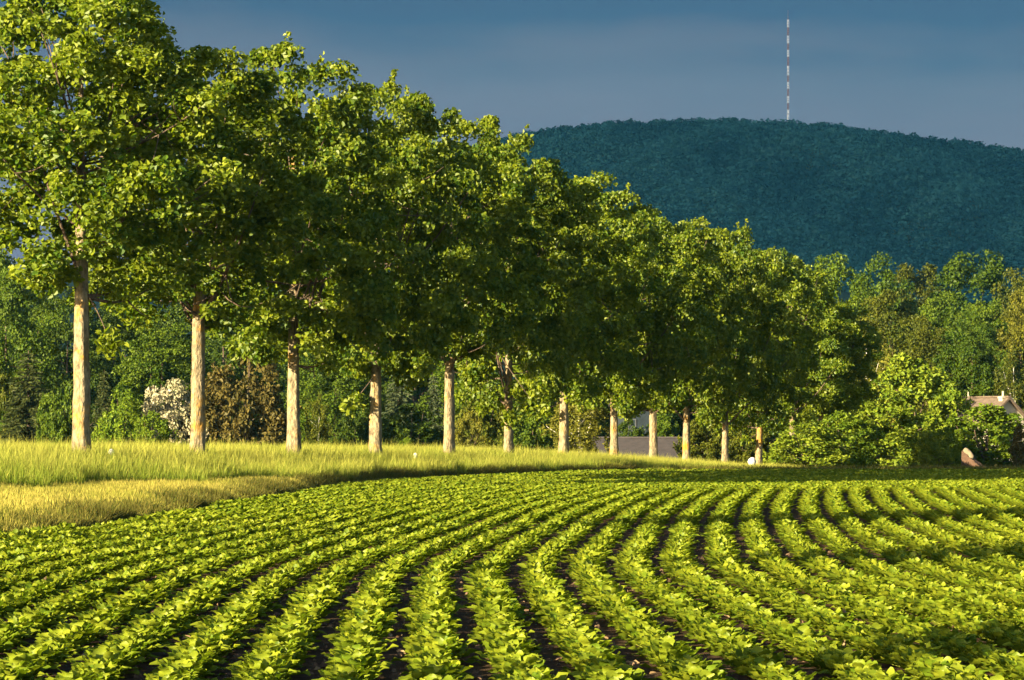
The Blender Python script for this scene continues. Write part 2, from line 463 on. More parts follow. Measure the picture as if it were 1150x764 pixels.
ROW_PX = [92, 222, 330, 422, 504, 571, 633, 690, 734, 771, 814, 852, 890, 922]
ROW_TOP = [-62, 40, 44, 70, 110, 138, 182, 210, 222, 233, 248, 268, 290, 325]
ROW_CLR = [4.2, 3.6, 2.9, 2.65, 3.1, 2.1, 2.3, 2.2, 2.4, 2.2, 2.2, 2.0, 2.9, 3.0]
ROW_DIA = [.42, .40, .41, .37, .38, .35, .38, .36, .37, .36, .36, .34, .40, .38]
ROW_RAD = [1.12, 1.05, 1.08, 1.02, 1.05, 1.02, 1.04, 1.0, 1.0, 1.0, 1.0, 1.02, 1.05, 1.02]
ROW_LABEL = [
    'tallest maple of the row, its crown cut off by the top of the photo',
    'second maple of the row, bright orange lichen on its trunk beside the white shrub',
    'third maple of the row, straight trunk beside the copper coloured shrub',
    'fourth maple of the row, slim trunk right of the copper shrub and yellowish shrub',
    'fifth maple of the row, long bare trunk right of the small white post',
    'sixth maple of the row, leafy twigs hanging low over its short trunk',
    'seventh maple of the row, its trunk bent and forked under the leaves',
    'eighth maple of the row, trunk at the start of the dark barn roof',
    'ninth maple of the row, trunk crossing the middle of the dark barn roof',
    'tenth maple of the row, trunk at the end of the dark barn roof',
    'eleventh maple of the row, pale thin trunk before the olive shrub',
    'twelfth maple of the row, short reddish trunk beside the round white boulder',
    'maple in the row just past the boulder, its trunk hidden by bushes',
    'last and smallest maple of the row, dark crown behind the lit bushes',
]
def low_branch(rng, parent, p0, p1, n=46):
    B = Bag(); lp = limb_path(rng, p0, p1, .15)
    B.add(*tube(lp, np.linspace(.025, .006, len(lp)), 5))
    br = obj('low_branch', B.mesh('low_branch', M['dark_bark'], True), parent)
    Cn = np.array([lp[-1], lp[-2] * .5 + lp[-1] * .5, lp[-2]])
    V, F, ti = leaves_on(rng, Cn, n, .30, .17, lp[0], .8, .9, .3)
    obj('leaves', mesh('low_branch_leaves', V, [F], M['maple'], np.clip(ti + .2, 0, 1)), br)

def row_tree(i, Z, X, top_z, clear, dia, label, var, rad, seed):
    rng = np.random.default_rng(seed)
    gz = float(ground(X, Z))
    H = top_z - gz - clear
    t = thing('roadside_tree', label, 'tree', (X, Z, gz), 0, group='maples along the road')
    cm, Cn = row_crowns[var]
    cr = obj('crown', cm, t)
    k = rad; sz = H / (CROWN_H * 1.06); rz = rng.uniform(0, 2 * PI)
    cr.location = (0, 0, clear - .15); cr.scale = (k, k, sz); cr.rotation_euler = (0, 0, rz)
    pick = Cn[rng.choice(len(Cn), 26, replace=False)]
    ca, sa = math.cos(rz), math.sin(rz)
    tg = np.stack([(pick[:, 0] * ca - pick[:, 1] * sa) * k, (pick[:, 0] * sa + pick[:, 1] * ca) * k, pick[:, 2] * sz + clear - .15], 1)
    LB = Bag()
    obj('trunk', trunk_mesh(rng, 'roadside_tree_trunk', M['bark'], clear, clear + H * .72, dia / 2, tg, 18, .012, .34, 2, LB), t)
    obj('limbs', LB.mesh('roadside_tree_limbs', M['dark_bark'], True), t)  # dark bark colour here carries the shade inside the crown
    return t
ROW = []
for i, x in enumerate(ROW_PX):
    Z = Z1 * (1 + .0951 * i) if i < 12 else (194.0, 197.0)[i - 12]
    X = (x - CX) * Z / FPX
    top_z = EYE + (HY - ROW_TOP[i]) * Z / FPX
    ROW.append(row_tree(i, Z, X, top_z, ROW_CLR[i], ROW_DIA[i], ROW_LABEL[i], i % 5, ROW_RAD[i], 500 + i))
rng = np.random.default_rng(77)
low_branch(rng, ROW[0], (.1, 0, 4.1), (.75, -.3, 2.75))
low_branch(rng, ROW[3], (-.05, 0, 2.6), (-.75, -.4, 1.7))
low_branch(rng, ROW[5], (0, 0, 2.1), (.05, -.4, 1.45))
low_branch(rng, ROW[5], (0, 0, 2.3), (.7, -.4, 1.75))
low_branch(rng, ROW[6], (0, 0, 2.3), (-.8, -.4, 1.9))
low_branch(rng, ROW[11], (0, 0, 1.9), (-.7, -.5, 1.5))
# unseen trees added off the row, placed to throw bands of shade over the beets
for i, (X, Z, lab) in enumerate(((-12.0, 44.5, 'unseen tree added left of the view to throw shade on the middle of the field'),
                                 (-9.8, 29.5, 'unseen tree added nearer the viewer to throw shade over the field edge'),
                                 (-11.2, 12.0, 'unseen tree added beside the viewer to shade the nearest beet rows'))):
    row_tree(i, Z, X, 11.5, 5.2, .42, lab, (i * 2 + 1) % 5, .6, 700 + i)

# ------------------------------------------------------------------ other trees and bushes
def prof_round(h): return np.interp(h, [0, .08, .25, .5, .75, .9, 1], [.5, .75, .97, 1, .88, .64, .3])
def prof_bush(h): return np.interp(h, [0, .15, .4, .65, .85, 1], [.86, 1, .98, .82, .55, .15])
def prof_tall(h): return np.interp(h, [0, .1, .35, .6, .85, 1], [.35, .7, 1, .85, .5, .1])
PROTO = {}
for v in range(3):      # broad-leaved, 10 m tall, 4 m in radius
    rng = np.random.default_rng(200 + v)
    Cn = crown_clumps(rng, 170, 13.0, 3.9, prof_round, .72, .26) + np.array([0, 0, .7])
    V, F, ti = leaves_on(rng, Cn, 190, 1.02, .21, (0, 0, 6.4), .85, .75, .5)
    PROTO['round', v] = (mesh('broadleaf_crown', V, [F], M['mid'], ti),
                         trunk_mesh(rng, 'broadleaf_trunk', M['dark_bark'], 1.8, 10.5, .28, Cn[rng.choice(170, 14)], 10, .02, .4))
for v in range(3):      # bushes, 5 m tall, 3 m in radius
    rng = np.random.default_rng(230 + v)
    Cn = crown_clumps(rng, 130, 4.7, 2.15, prof_bush, .5, .22) + np.array([0, 0, .1])
    V, F, ti = leaves_on(rng, Cn, 84, .42, .18, (0, 0, 1.6), .72, .85, .4, sprig=56)
    PROTO['bush', v] = (mesh('bush_foliage', V, [F], M['bright'], ti),
                        trunk_mesh(rng, 'bush_stem', M['dark_bark'], .3, 3.0, .10, Cn[rng.choice(130, 10)], 8, .03, .7))
for v in range(2):      # slender hanging crowns, 9 m tall, 2.4 m in radius
    rng = np.random.default_rng(260 + v)
    Cn = crown_clumps(rng, 120, 7.8, 2.3, prof_tall, .3, .2) + np.array([0, 0, 1.2])
    V, F, ti = leaves_on(rng, Cn, 62, .42, .20, (0, 0, 4.5), .6, .9, .2, hang=.9)
    PROTO['birch', v] = (mesh('birch_crown', V, [F], M['yellow'], ti),
                         trunk_mesh(rng, 'birch_trunk', M['birch_bark'], 1.6, 7.2, .15, Cn[rng.choice(120, 10)], 10, .03, .4))
for v in range(2):      # conifers, 10 m tall, 2.6 m in radius: drooping tiers of needle sprays
    rng = np.random.default_rng(290 + v)
    P, D, L = [], [], []
    B = Bag()
    B.add(*tube(np.stack([np.zeros(12), np.zeros(12), np.linspace(-.2, 9.9, 12)], 1), np.linspace(.22, .02, 12), 8, rng, .05))
    z = .4
    while z < 9.7:
        rr = 2.6 * (1 - z / 10) ** .85 * rng.uniform(.85, 1.12) + .12
        nb = int(6 + 7 * (1 - z / 10)); a0 = rng.uniform(0, 2 * PI)
        for b in range(nb):
            a = a0 + 2 * PI * b / nb + rng.normal(0, .12); r = rr * rng.uniform(.75, 1.1)
            d = np.array([math.cos(a), math.sin(a), 0])
            ts = np.linspace(.12, 1, max(4, int(r * 9)))
            pts = d * (ts * r)[:, None] + np.array([0, 0, 1.0]) * (z - .34 * r * ts ** 1.4 + .1 * r * ts ** 4)[:, None]
            B.add(*tube(pts[::max(1, len(pts) // 4)], np.linspace(.035, .01, len(pts[::max(1, len(pts) // 4)])), 4, cap=False))
            for p, tt in zip(pts, ts):
                for _ in range(5):
                    P.append(p + rng.normal(0, .05, 3))
                    sd = np.cross(d, [0, 0, 1]) * rng.choice([-1, 1])
                    D.append(d * .7 + sd * rng.uniform(.1, 1) + np.array([0, 0, rng.uniform(-.55, .15)])); L.append(.36 * rng.uniform(.7, 1.2))
        z += .36 + .12 * rng.uniform(0, 1)
    P, D, L = np.array(P), norm(np.array(D)), np.array(L)
    N = norm(np.array([0, 0, 1.0]) + .5 * rng.normal(0, 1, P.shape)); N = norm(N - D * (N * D).sum(1, keepdims=True))
    V, F = leaf_cloud(P, N, D, L, L * .34, .1, .2)
    PROTO['conifer', v] = (mesh('conifer_needles', V, [F], M['spruce'], np.repeat(rng.beta(2, 2, len(P)), 2)), B.mesh('conifer_trunk', M['dark_bark'], True))

DIM = {'round': (14.0, 4.3), 'bush': (5.0, 2.35), 'birch': (9.0, 2.5), 'conifer': (10.0, 2.6)}
NAME = {'round': 'broadleaf_tree', 'bush': 'bush', 'birch': 'birch_tree', 'conifer': 'conifer_tree'}
PARTS = {'round': ('crown', 'trunk'), 'bush': ('foliage', 'stem'), 'birch': ('crown', 'trunk'), 'conifer': ('needles', 'trunk')}
COUNT = {}
def plant(kind, x, ytop, wpx, Z, colour, label, cat=None, group=None, name=None):
    v = COUNT.get(kind, 0); COUNT[kind] = v + 1
    nv = max(k[1] for k in PROTO if k[0] == kind) + 1
    X = (x - CX) * Z / FPX; gz = float(ground(X, Z))
    H = EYE + (HY - ytop) * Z / FPX - gz
    R = wpx * Z / FPX / 2
    h0, r0 = DIM[kind]
    t = thing(name or NAME[kind], label, cat or ('bush' if kind == 'bush' else 'tree'), (X, Z, gz), v * 2.399, (R / r0, R / r0, H / h0), group)
    a, b = PROTO[kind, v % nv]
    obj(PARTS[kind][0], a, t, M[colour]); obj(PARTS[kind][1], b, t)
    return t

# behind the row, from the left
plant('round', -12, 282, 90, 242, 'mid', 'green tree at the photo edge left of all the others')
plant('round', 8, 305, 110, 212, 'mid', 'green broadleaf tree behind the dark spruce and the tallest maple')
plant('conifer', 32, 392, 92, 175, 'spruce', 'dark layered spruce standing left of the tallest maple trunk')
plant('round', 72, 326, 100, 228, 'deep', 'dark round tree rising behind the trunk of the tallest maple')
for x, yt, w, Z, lab in ((30, 318, 120, 285, 'far dark tree at the photo edge behind the green broadleaf tree'), (215, 330, 120, 290, 'far dark tree seen between the crowns above the white shrub'),
                      (310, 330, 130, 282, 'far dark tree behind the third maple and copper shrub'), (420, 330, 120, 288, 'far dark tree behind the fourth maple trunk'),
                      (570, 350, 120, 292, 'far dark tree behind the sixth maple trunk'), (660, 360, 110, 296, 'far dark tree rising behind the pale stemmed birches'),
                      (735, 370, 110, 300, 'far dark tree behind the ninth maple crown'), (800, 380, 110, 304, 'far dark tree behind the eleventh maple crown'),
                      (485, 345, 120, 296, 'far dark tree behind the fifth maple crown'), (150, 325, 110, 296, 'far dark tree above the bright green bush'), (358, 345, 90, 270, 'far dark tree just right of the third maple trunk')):
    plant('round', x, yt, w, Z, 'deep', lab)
plant('bush', -4, 405, 60, 182, 'olive', 'olive bush cut by the photo edge left of the spruce')
plant('bush', 68, 428, 56, 172, 'mid', 'rounded green bush between the spruce and the tallest maple trunk')
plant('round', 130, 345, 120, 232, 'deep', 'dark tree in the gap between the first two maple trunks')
plant('conifer', 117, 415, 44, 196, 'spruce', 'narrow olive spruce just right of the tallest maple trunk')
plant('round', 180, 366, 105, 206, 'mid', 'fine leaved green tree above the white flowering shrub')
plant('bush', 139, 437, 70, 170, 'bright', 'bright green bush left of the white flowering shrub')
plant('bush', 172, 462, 52, 163, 'bright', 'small bright bush in front of the white flowering shrub')
plant('bush', 188, 421, 92, 172, 'blossom', 'shrub covered in creamy white blossom beside the second maple trunk', 'shrub', name='flowering_shrub')
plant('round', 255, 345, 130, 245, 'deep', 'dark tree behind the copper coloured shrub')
plant('bush', 275, 386, 112, 172, 'copper', 'large copper coloured shrub between the second and third maple trunks', 'shrub', name='copper_shrub')
plant('bush', 225, 440, 40, 178, 'deep', 'dark low bush squeezed beside the second maple trunk and copper shrub')
plant('round', 375, 380, 100, 204, 'mid', 'green tree filling the gap between third and fourth maple trunks')
plant('birch', 356, 440, 44, 172, 'olive', 'drooping yellowish shrub just right of the third maple trunk', 'shrub', name='weeping_shrub')
plant('bush', 398, 452, 62, 180, 'deep', 'dark green bush just left of the fourth maple trunk')
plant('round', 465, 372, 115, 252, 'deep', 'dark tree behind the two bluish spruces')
plant('conifer', 448, 402, 66, 202, 'blue', 'larger bluish spruce right of the fourth maple trunk')
plant('conifer', 487, 420, 46, 206, 'blue', 'smaller bluish spruce left of the fifth maple trunk')
plant('bush', 462, 453, 92, 178, 'deep', 'broad dark bush below the two bluish spruces')
plant('bush', 456, 491, 22, 142, 'bright', 'small bright shrub in the grass left of the small white post')
plant('bush', 434, 496, 15, 142, 'mid', 'tiny green shrub in the grass beside the fourth maple trunk')
plant('round', 522, 395, 100, 246, 'mid', 'tree behind the fifth maple trunk')
plant('bush', 545, 432, 84, 190, 'olive', 'olive brown bush between the fifth and sixth maple trunks')
plant('bush', 526, 462, 44, 174, 'yellow', 'yellow green bush touching the fifth maple trunk')
plant('bush', 600, 436, 72, 188, 'mid', 'green bush between the sixth and seventh maple trunks')
plant('birch', 652, 425, 84, 182, 'yellow', 'yellow green birch with pale stems between seventh and eighth maple trunks')
plant('birch', 640, 440, 50, 186, 'yellow', 'smaller birch with pale stems behind the seventh maple trunk')
plant('round', 622, 392, 110, 258, 'mid', 'tree behind the birches left of the dark barn roof')
plant('conifer', 722, 440, 60, 236, 'deep', 'dark conifer standing behind the ridge of the barn roof')
plant('bush', 708, 470, 46, 221, 'deep', 'dark bush before the grey house wall above the barn ridge')
plant('bush', 745, 466, 48, 222, 'mid', 'green bush behind the barn roof between ninth and tenth maple trunks')
plant('round', 700, 385, 120, 262, 'deep', 'tall dark tree behind the grey house and barn roof')
plant('round', 775, 395, 110, 266, 'deep', 'tall dark tree behind the tenth maple trunk')
plant('bush', 795, 462, 66, 192, 'olive', 'olive shrub between tenth and eleventh maple trunks')
plant('bush', 838, 472, 56, 198, 'olive', 'brownish olive shrub behind the white boulder')
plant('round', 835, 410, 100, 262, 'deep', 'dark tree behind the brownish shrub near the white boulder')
# the wood on the right
plant('round', 868, 284, 90, 330, 'wood', 'wood tree showing just above the end of the maple row')
plant('round', 918, 288, 110, 305, 'wood_bright', 'sunlit round tree above the last maple of the row')
plant('round', 985, 297, 95, 325, 'wood', 'pointed green tree at the wood edge above the yellow birch')
plant('round', 1035, 300, 95, 335, 'wood_olive', 'olive topped tree between the pointed tree and the highest crown')
plant('round', 1092, 284, 128, 330, 'wood', 'highest broad crown of the wood below the dark hill')
plant('round', 1150, 306, 92, 322, 'wood_olive', 'olive wood tree at the photo edge right of the highest crown')
plant('round', 1003, 330, 100, 272, 'wood_olive', 'rusty olive tree directly behind the yellow birch')
plant('round', 955, 352, 64, 256, 'wood', 'small green tree beside the dark end of the maple row')
plant('round', 1058, 338, 86, 290, 'wood_bright', 'light green tree in front of the highest crown of the wood')
plant('round', 1108, 340, 78, 285, 'wood_bright', 'bright lumpy tree under the right half of the highest crown')
plant('round', 1048, 362, 88, 256, 'wood_olive', 'olive green tree above the big lilac bush')
plant('round', 1092, 356, 84, 252, 'wood', 'green domed tree above the house roof')
plant('round', 1152, 330, 76, 262, 'wood_yellow', 'yellow green tree at the photo edge above the birch')
plant('birch', 1138, 386, 60, 246, 'wood_olive', 'birch with a white trunk above the house chimney')
plant('round', 1112, 392, 80, 276, 'deep', 'dark tree in the shadowed gap left of the white trunked birch')
plant('round', 1065, 410, 90, 272, 'deep', 'dark low tree between the lilac bush and the house roof')
plant('birch', 976, 355, 72, 232, 'yellow', 'yellow green birch standing tall behind the lilac bushes')
plant('bush', 1022, 398, 126, 218, 'lilac', 'biggest pale green bush, rounded, under the yellow birch')
plant('bush', 985, 436, 116, 208, 'lilac', 'leafy green bush in front of the biggest pale bush')
plant('bush', 906, 472, 104, 187, 'lilac', 'low bright bush at the field edge right of the white boulder')
plant('bush', 948, 462, 84, 192, 'bright', 'green bush between the low bright bush and the front leafy bush')
plant('bush', 1054, 478, 54, 203, 'lilac', 'small pale bush left of the sloping brown wall')
plant('bush', 1080, 498, 40, 212, 'deep', 'dark little bush behind the sloping brown wall')
plant('bush', 1108, 454, 112, 214, 'bright', 'round bright bush in front of the house')
plant('bush', 1086, 474, 52, 216, 'bright', 'bright bush between the sloping brown wall and the big bush before the house')
plant('bush', 1154, 466, 36, 208, 'copper', 'orange brown bush cut by the photo edge beside the house')

# ------------------------------------------------------------------ houses, wall, stones
M['slate'] = noise_mat('slate_roof', [(.038, .032, .033), (.065, .055, .056)], 3, 6, .8, .4, 20)
M['tile'] = noise_mat('roof_tile', [(.07, .05, .038), (.13, .095, .07)], 2.5, 6, .85, .5, 18, (1, 1, 3))
M['render'] = noise_mat('wall_render', [(.28, .25, .19), (.38, .34, .26)], 1.5, 6, .9, .2, 20)
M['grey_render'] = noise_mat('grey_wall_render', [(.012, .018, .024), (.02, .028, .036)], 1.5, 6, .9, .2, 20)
M['brick'] = noise_mat('red_brown_brick', [(.045, .026, .017), (.10, .056, .036)], 4, 8, .9, .6, 15, (1, 1, 2))
M['coping'] = noise_mat('pale_coping', [(.13, .10, .065), (.20, .16, .105)], 4, 6, .9, .3)
M['whitestone'] = noise_mat('white_stone', [(.45, .44, .40), (.6, .58, .54)], 5, 6, .85, .3)
M['glass'], t_, o_ = new_mat('window_glass')
b_ = t_.nodes.new('ShaderNodeBsdfPrincipled'); b_.inputs['Base Color'].default_value = (.03, .04, .05, 1); b_.inputs['Roughness'].default_value = .08
t_.links.new(b_.outputs[0], o_.inputs['Surface'])
M['frame'] = noise_mat('window_frame_paint', [(.05, .055, .06), (.08, .085, .09)], 3, 4, .6)

def gable_house(name, label, cat, centre, rz, L, Wd, eave, ridge, wall, roof, windows, chimneys, over=.35):
    """Walls with gables, an overhanging roof, windows with frames, chimneys; ridge along local x."""
    t = thing(name, label, cat, centre, rz)
    B = Bag(); hl, hw = L / 2, Wd / 2
    V = [(-hl, -hw, -1), (hl, -hw, -1), (hl, hw, -1), (-hl, hw, -1), (-hl, -hw, eave), (hl, -hw, eave), (hl, hw, eave), (-hl, hw, eave), (-hl, 0, ridge), (hl, 0, ridge)]
    B.add(V, [(0, 1, 5, 4), (2, 3, 7, 6), (0, 3, 2, 1)], [(4, 8, 7), (5, 6, 9)])
    B.add([V[i] for i in (1, 2, 6, 5)], [(0, 1, 2, 3)]); B.add([V[i] for i in (3, 0, 4, 7)], [(0, 1, 2, 3)])
    obj('wall', B.mesh('house_wall', wall), t)
    R = Bag(); th = .16; sl_ = (ridge - eave) / hw
    for sy in (-1, 1):
        y1 = sy * (hw + over); z1 = eave - over * sl_
        a = [(-hl - over, 0, ridge + .02), (hl + over, 0, ridge + .02), (hl + over, y1, z1 + .02), (-hl - over, y1, z1 + .02)]
        R.add(a + [(p[0], p[1], p[2] + th) for p in a], [(0, 1, 2, 3), (4, 7, 6, 5), (0, 4, 5, 1), (1, 5, 6, 2), (2, 6, 7, 3), (3, 7, 4, 0)])
    R.box((-hl - over, -.12, ridge + th), (hl + over, .12, ridge + th + .1))
    rf = obj('roof', R.mesh('house_roof', roof), t)
    for (cx, cy, w, zt) in chimneys:
        c = Bag(); zb = ridge - abs(cy) * sl_ - .5
        c.box((cx - w / 2, cy - w / 2, zb), (cx + w / 2, cy + w / 2, zt)); c.box((cx - w * .6, cy - w * .6, zt), (cx + w * .6, cy + w * .6, zt + .12))
        c.add(*tube([(cx, cy, zt + .1), (cx, cy, zt + .45)], [w * .2, w * .17], 10))
        obj('chimney', c.mesh('chimney', wall), rf)
    for (face, u, z, w, h) in windows:
        f = Bag(); p = Bag()
        def put(bag, u0, u1, z0, z1, d):
            if face == 'front': bag.box((u0, -hw - d, z0), (u1, -hw + .02, z1))
            else: bag.box((hl - .02, u0, z0), (hl + d, u1, z1))
        put(p, u - w / 2, u + w / 2, z, z + h, .01)
        for (u0, u1, z0, z1) in ((u - w / 2 - .06, u - w / 2, z, z + h), (u + w / 2, u + w / 2 + .06, z, z + h), (u - w / 2 - .06, u + w / 2 + .06, z + h, z + h + .06), (u - w / 2 - .1, u + w / 2 + .1, z - .08, z), (u - .025, u + .025, z, z + h)):
            put(f, u0, u1, z0, z1, .05)
        w_ = obj('window', f.mesh('window_frame', M['frame']), t)
        obj('pane', p.mesh('window_pane', M['glass']), w_)
    return t
# barn with a low dark roof between the trunks
Z = 205
p = px(717, 519, Z)
gable_house('barn', 'low barn with a dark slate roof seen between the maple trunks', 'barn', (p.x, Z, p.z - 2.2), .06, 4.6, 6, 2.3, 3.4, M['render'], M['slate'], [('front', 0, .8, 1, 1)], [])
p = px(707, 500, 228)
gable_house('grey_house', 'grey house half hidden behind the dark barn roof', 'house', (p.x + .3, 228, p.z - 1.9), .12, 1.9, 4, 4.5, 5.5, M['grey_render'], M['slate'], [('front', -.45, 2.55, .4, .95)], [])
Z = 236
p = px(1108, 446, Z)
gable_house('tiled_house', 'house with brown tiled roof and pale gable behind the round bush', 'house', (p.x, Z, p.z - 6.3), -1.12, 4.8, 3.0, 4.8, 6.1, M['render'], M['tile'], [('gable', .2, 2.6, .7, 1.0), ('front', -.3, 1.4, .9, 1.1)], [(2.1, -.1, .42, 6.2), (-2.2, 0, .28, 6.2)])

def sloping_wall():
    t = thing('garden_wall', 'reddish brown wall end sloping down between two bushes at the field edge', 'wall', (0, 0, 0))
    Z = 198.0
    rng = np.random.default_rng(8)
    B = Bag(); Cp = Bag(); n = 14
    a, b = px(1084, 505, Z), px(1108, 531, Z)
    top = [a + (b - a) * (k / n) + Vector((0, 0, float(rng.normal(0, .025)))) for k in range(n + 1)]
    V = []
    for k, p in enumerate(top):
        w = .24 + .05 * math.sin(k * 1.7)
        V += [(p.x - w, Z - .08 * k, -.5), (p.x - w * .8, Z - .08 * k, p.z), (p.x + w * .5, Z + .35 - .08 * k, p.z - .03), (p.x + w, Z + .4 - .08 * k, -.5)]
    q = []
    for k in range(n):
        o = k * 4
        q += [(o, o + 4, o + 5, o + 1), (o + 1, o + 5, o + 6, o + 2), (o + 2, o + 6, o + 7, o + 3)]
    q += [(0, 1, 2, 3), (n * 4 + 3, n * 4 + 2, n * 4 + 1, n * 4)]
    B.add(V, q)
    obj('brickwork', B.mesh('wall_brickwork', M['brick']), t)
    Cp.add(*tube([(p.x - .02, Z + .12 - .08 * k, p.z + .03) for k, p in enumerate(top[:6])], [.14, .18, .18, .17, .15, .1], 8, rng, .1))
    obj('coping', Cp.mesh('wall_coping', M['coping'], True), t)
sloping_wall()

def boulder(name, label, cat, loc, r, seed):
    rng = np.random.default_rng(seed)
    n, m = 14, 20; th = np.linspace(0, PI, n); ph = np.linspace(0, 2 * PI, m, endpoint=False)
    TH, PH = np.meshgrid(th, ph, indexing='ij')
    d = np.stack([np.sin(TH) * np.cos(PH), np.sin(TH) * np.sin(PH), np.cos(TH)], -1)
    k = 1 + .10 * np.sin(d[..., 0] * 3 + 1) + .07 * np.sin(d[..., 1] * 5 + d[..., 2] * 4) + .02 * rng.normal(0, 1, TH.shape) * np.sin(TH)
    V = (d * k[..., None] * r).reshape(-1, 3)
    i = np.arange(n - 1)[:, None] * m; j = np.arange(m)[None]; j2 = (j + 1) % m
    q = np.stack([i + j, i + m + j, i + m + j2, i + j2], -1).reshape(-1, 4)
    o = obj(name, mesh(name, V, [q], M['whitestone'], smooth=True)); o.location = loc
    return tag(o, label, cat)
p = px(844.5, 519, 168)
boulder('boulder', 'round white boulder in the grass beside the short reddish maple trunk', 'boulder', p, .21, 5)

def marker_post(x, ytop, Z, label, w):
    X = (x - CX) * Z / FPX; gz = float(ground(X, Z)); zt = EYE + (HY - ytop) * Z / FPX - gz
    t = thing('marker_post', label, 'post', (X, Z, gz), .3, group='white marker posts in the grass')
    B = Bag()
    B.add(*tube([(0, 0, -.2), (0, 0, zt * .5), (0, 0, zt - .06), (0, 0, zt - .02)], [w, w, w * .95, w * .6], 10, None, 0))
    obj('post_body', B.mesh('marker_post_body', M['whitestone'], True), t)
    Cb = Bag(); Cb.add(*tube([(0, 0, zt * .42), (0, 0, zt * .5)], [w * 1.08, w * 1.08], 10))
    obj('band', Cb.mesh('marker_post_band', M['slate']), t)
marker_post(125, 504, 87.0, 'small white marker post in the grass right of the tallest maple', .075)
marker_post(466.5, 508.5, 113.0, 'small white marker post in the grass left of the fifth maple trunk', .07)

# ------------------------------------------------------------------ far meadow, hill, wood on the hill, mast
def meadow():
    xs = np.linspace(-420, 160, 50); zs = np.linspace(470, 1300, 30)
    XX, ZZ = np.meshgrid(xs, zs)
    H = -1.5 + 46 * np.exp(-((XX + 190) / 95) ** 2) * np.clip(1 - ((ZZ - 900) / 420) ** 2, 0, 1)
    n, m = XX.shape; i = np.arange(n - 1)[:, None] * m + np.arange(m - 1)[None]
    q = np.stack([i, i + 1, i + m + 1, i + m], -1).reshape(-1, 4)
    mt = noise_mat('meadow', [(.10, .13, .03), (.2, .2, .06)], .05, 6)
    tag(obj('meadow_slope', mesh('meadow_slope', np.stack([XX, ZZ, H], -1).reshape(-1, 3), [q], mt, smooth=True)), 'pale green meadow slope far behind the first trees', 'meadow', kind='structure')
meadow()

SIL_X = [-700, -300, 0, 200, 400, 540, 590, 620, 660, 700, 740, 780, 830, 885, 930, 980, 1030, 1080, 1120, 1150, 1300, 1500, 1900]
SIL_Y = [420, 380, 320, 262, 205, 160, 148.5, 144, 139.5, 136.5, 134.5, 133.5, 134, 136, 139, 145, 152, 158, 163.5, 168, 196, 250, 360]
TREE_H = 10.0
def hill_z(xp, u):
    """Height at photo column xp, u from the foot (0) to the crest (1) and down behind (>1)."""
    crest = EYE + (HY - np.interp(xp, SIL_X, SIL_Y)) * 3000 / FPX - TREE_H
    wav = 5 * np.sin(xp * .021 + u * 7) * np.sin(u * PI).clip(0) + 3 * np.sin(xp * .055 - u * 12) * np.sin(u * PI).clip(0)
    f = np.interp(u, np.linspace(0, 1.6, 17), [0, .10, .22, .345, .46, .57, .67, .76, .85, .93, 1.0, 1.0, .96, .88, .76, .6, .45])
    return crest * f + wav - 2 * (1 - u.clip(0, 1))
def hill_pt(xp, u):
    Zc = 2000 + 1000 * u
    return np.stack([(xp - CX) * (2000 + 1000 * np.clip(u, .55, 1)) / FPX, Zc, hill_z(xp, u)], -1)
def hill():
    xp = np.linspace(-700, 1900, 150); u = np.linspace(0, 1.6, 60)
    U, XP = np.meshgrid(u, xp, indexing='ij')
    V = hill_pt(XP, U).reshape(-1, 3); n, m = U.shape
    i = np.arange(n - 1)[:, None] * m + np.arange(m - 1)[None]
    q = np.stack([i, i + 1, i + m + 1, i + m], -1).reshape(-1, 4)
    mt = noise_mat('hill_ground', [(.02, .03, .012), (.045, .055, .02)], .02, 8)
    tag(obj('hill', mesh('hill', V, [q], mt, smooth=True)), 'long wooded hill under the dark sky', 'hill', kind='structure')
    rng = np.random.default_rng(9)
    N = 12000
    xp = rng.uniform(430, 1330, N); uu = rng.uniform(.30, 1.06, N)
    # a few clearings and rides
    keep = ~((np.abs(xp - 893 - 40 * (uu - .7)) < 26) & (np.abs(uu - .80) < .010))
    xp, uu = xp[keep], uu[keep]; N = len(xp)
    P = hill_pt(xp, uu)
    per = 34
    k = np.repeat(np.arange(N), per)
    R = rng.uniform(3.6, 7.5, N); Ht = TREE_H * rng.uniform(.75, 1.2, N)
    d = norm(rng.normal(0, 1, (N * per, 3)) + np.array([0, -.35, .55]))
    c = P[k] + np.array([0, 0, 1])[None] * (Ht * .55)[k][:, None]
    Pp = c + d * np.stack([R[k], R[k], Ht[k] * .45], 1) * rng.uniform(.75, 1.08, (N * per, 1))
    Nn = norm(d + .5 * rng.normal(0, 1, d.shape)); D = norm(np.cross(Nn, rng.normal(0, 1, d.shape)))
    L = rng.uniform(1.8, 3.2, N * per)
    S = np.cross(Nn, D)
    V = np.stack([Pp - D * L[:, None] * .5, Pp + S * L[:, None] * .4, Pp + D * L[:, None] * .5, Pp - S * L[:, None] * .4], 1).reshape(-1, 3)
    F = np.arange(len(V)).reshape(-1, 4)
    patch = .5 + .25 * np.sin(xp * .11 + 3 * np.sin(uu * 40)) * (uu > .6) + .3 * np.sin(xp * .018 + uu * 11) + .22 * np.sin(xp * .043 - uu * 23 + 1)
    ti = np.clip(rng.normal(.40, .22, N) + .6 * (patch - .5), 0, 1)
    tag(obj('hill_forest', mesh('hill_forest', V, [F], M['far'], ti[k])), 'dark forest covering the far hill, haze blue put into its leaf colour', 'forest', kind='stuff')
hill()

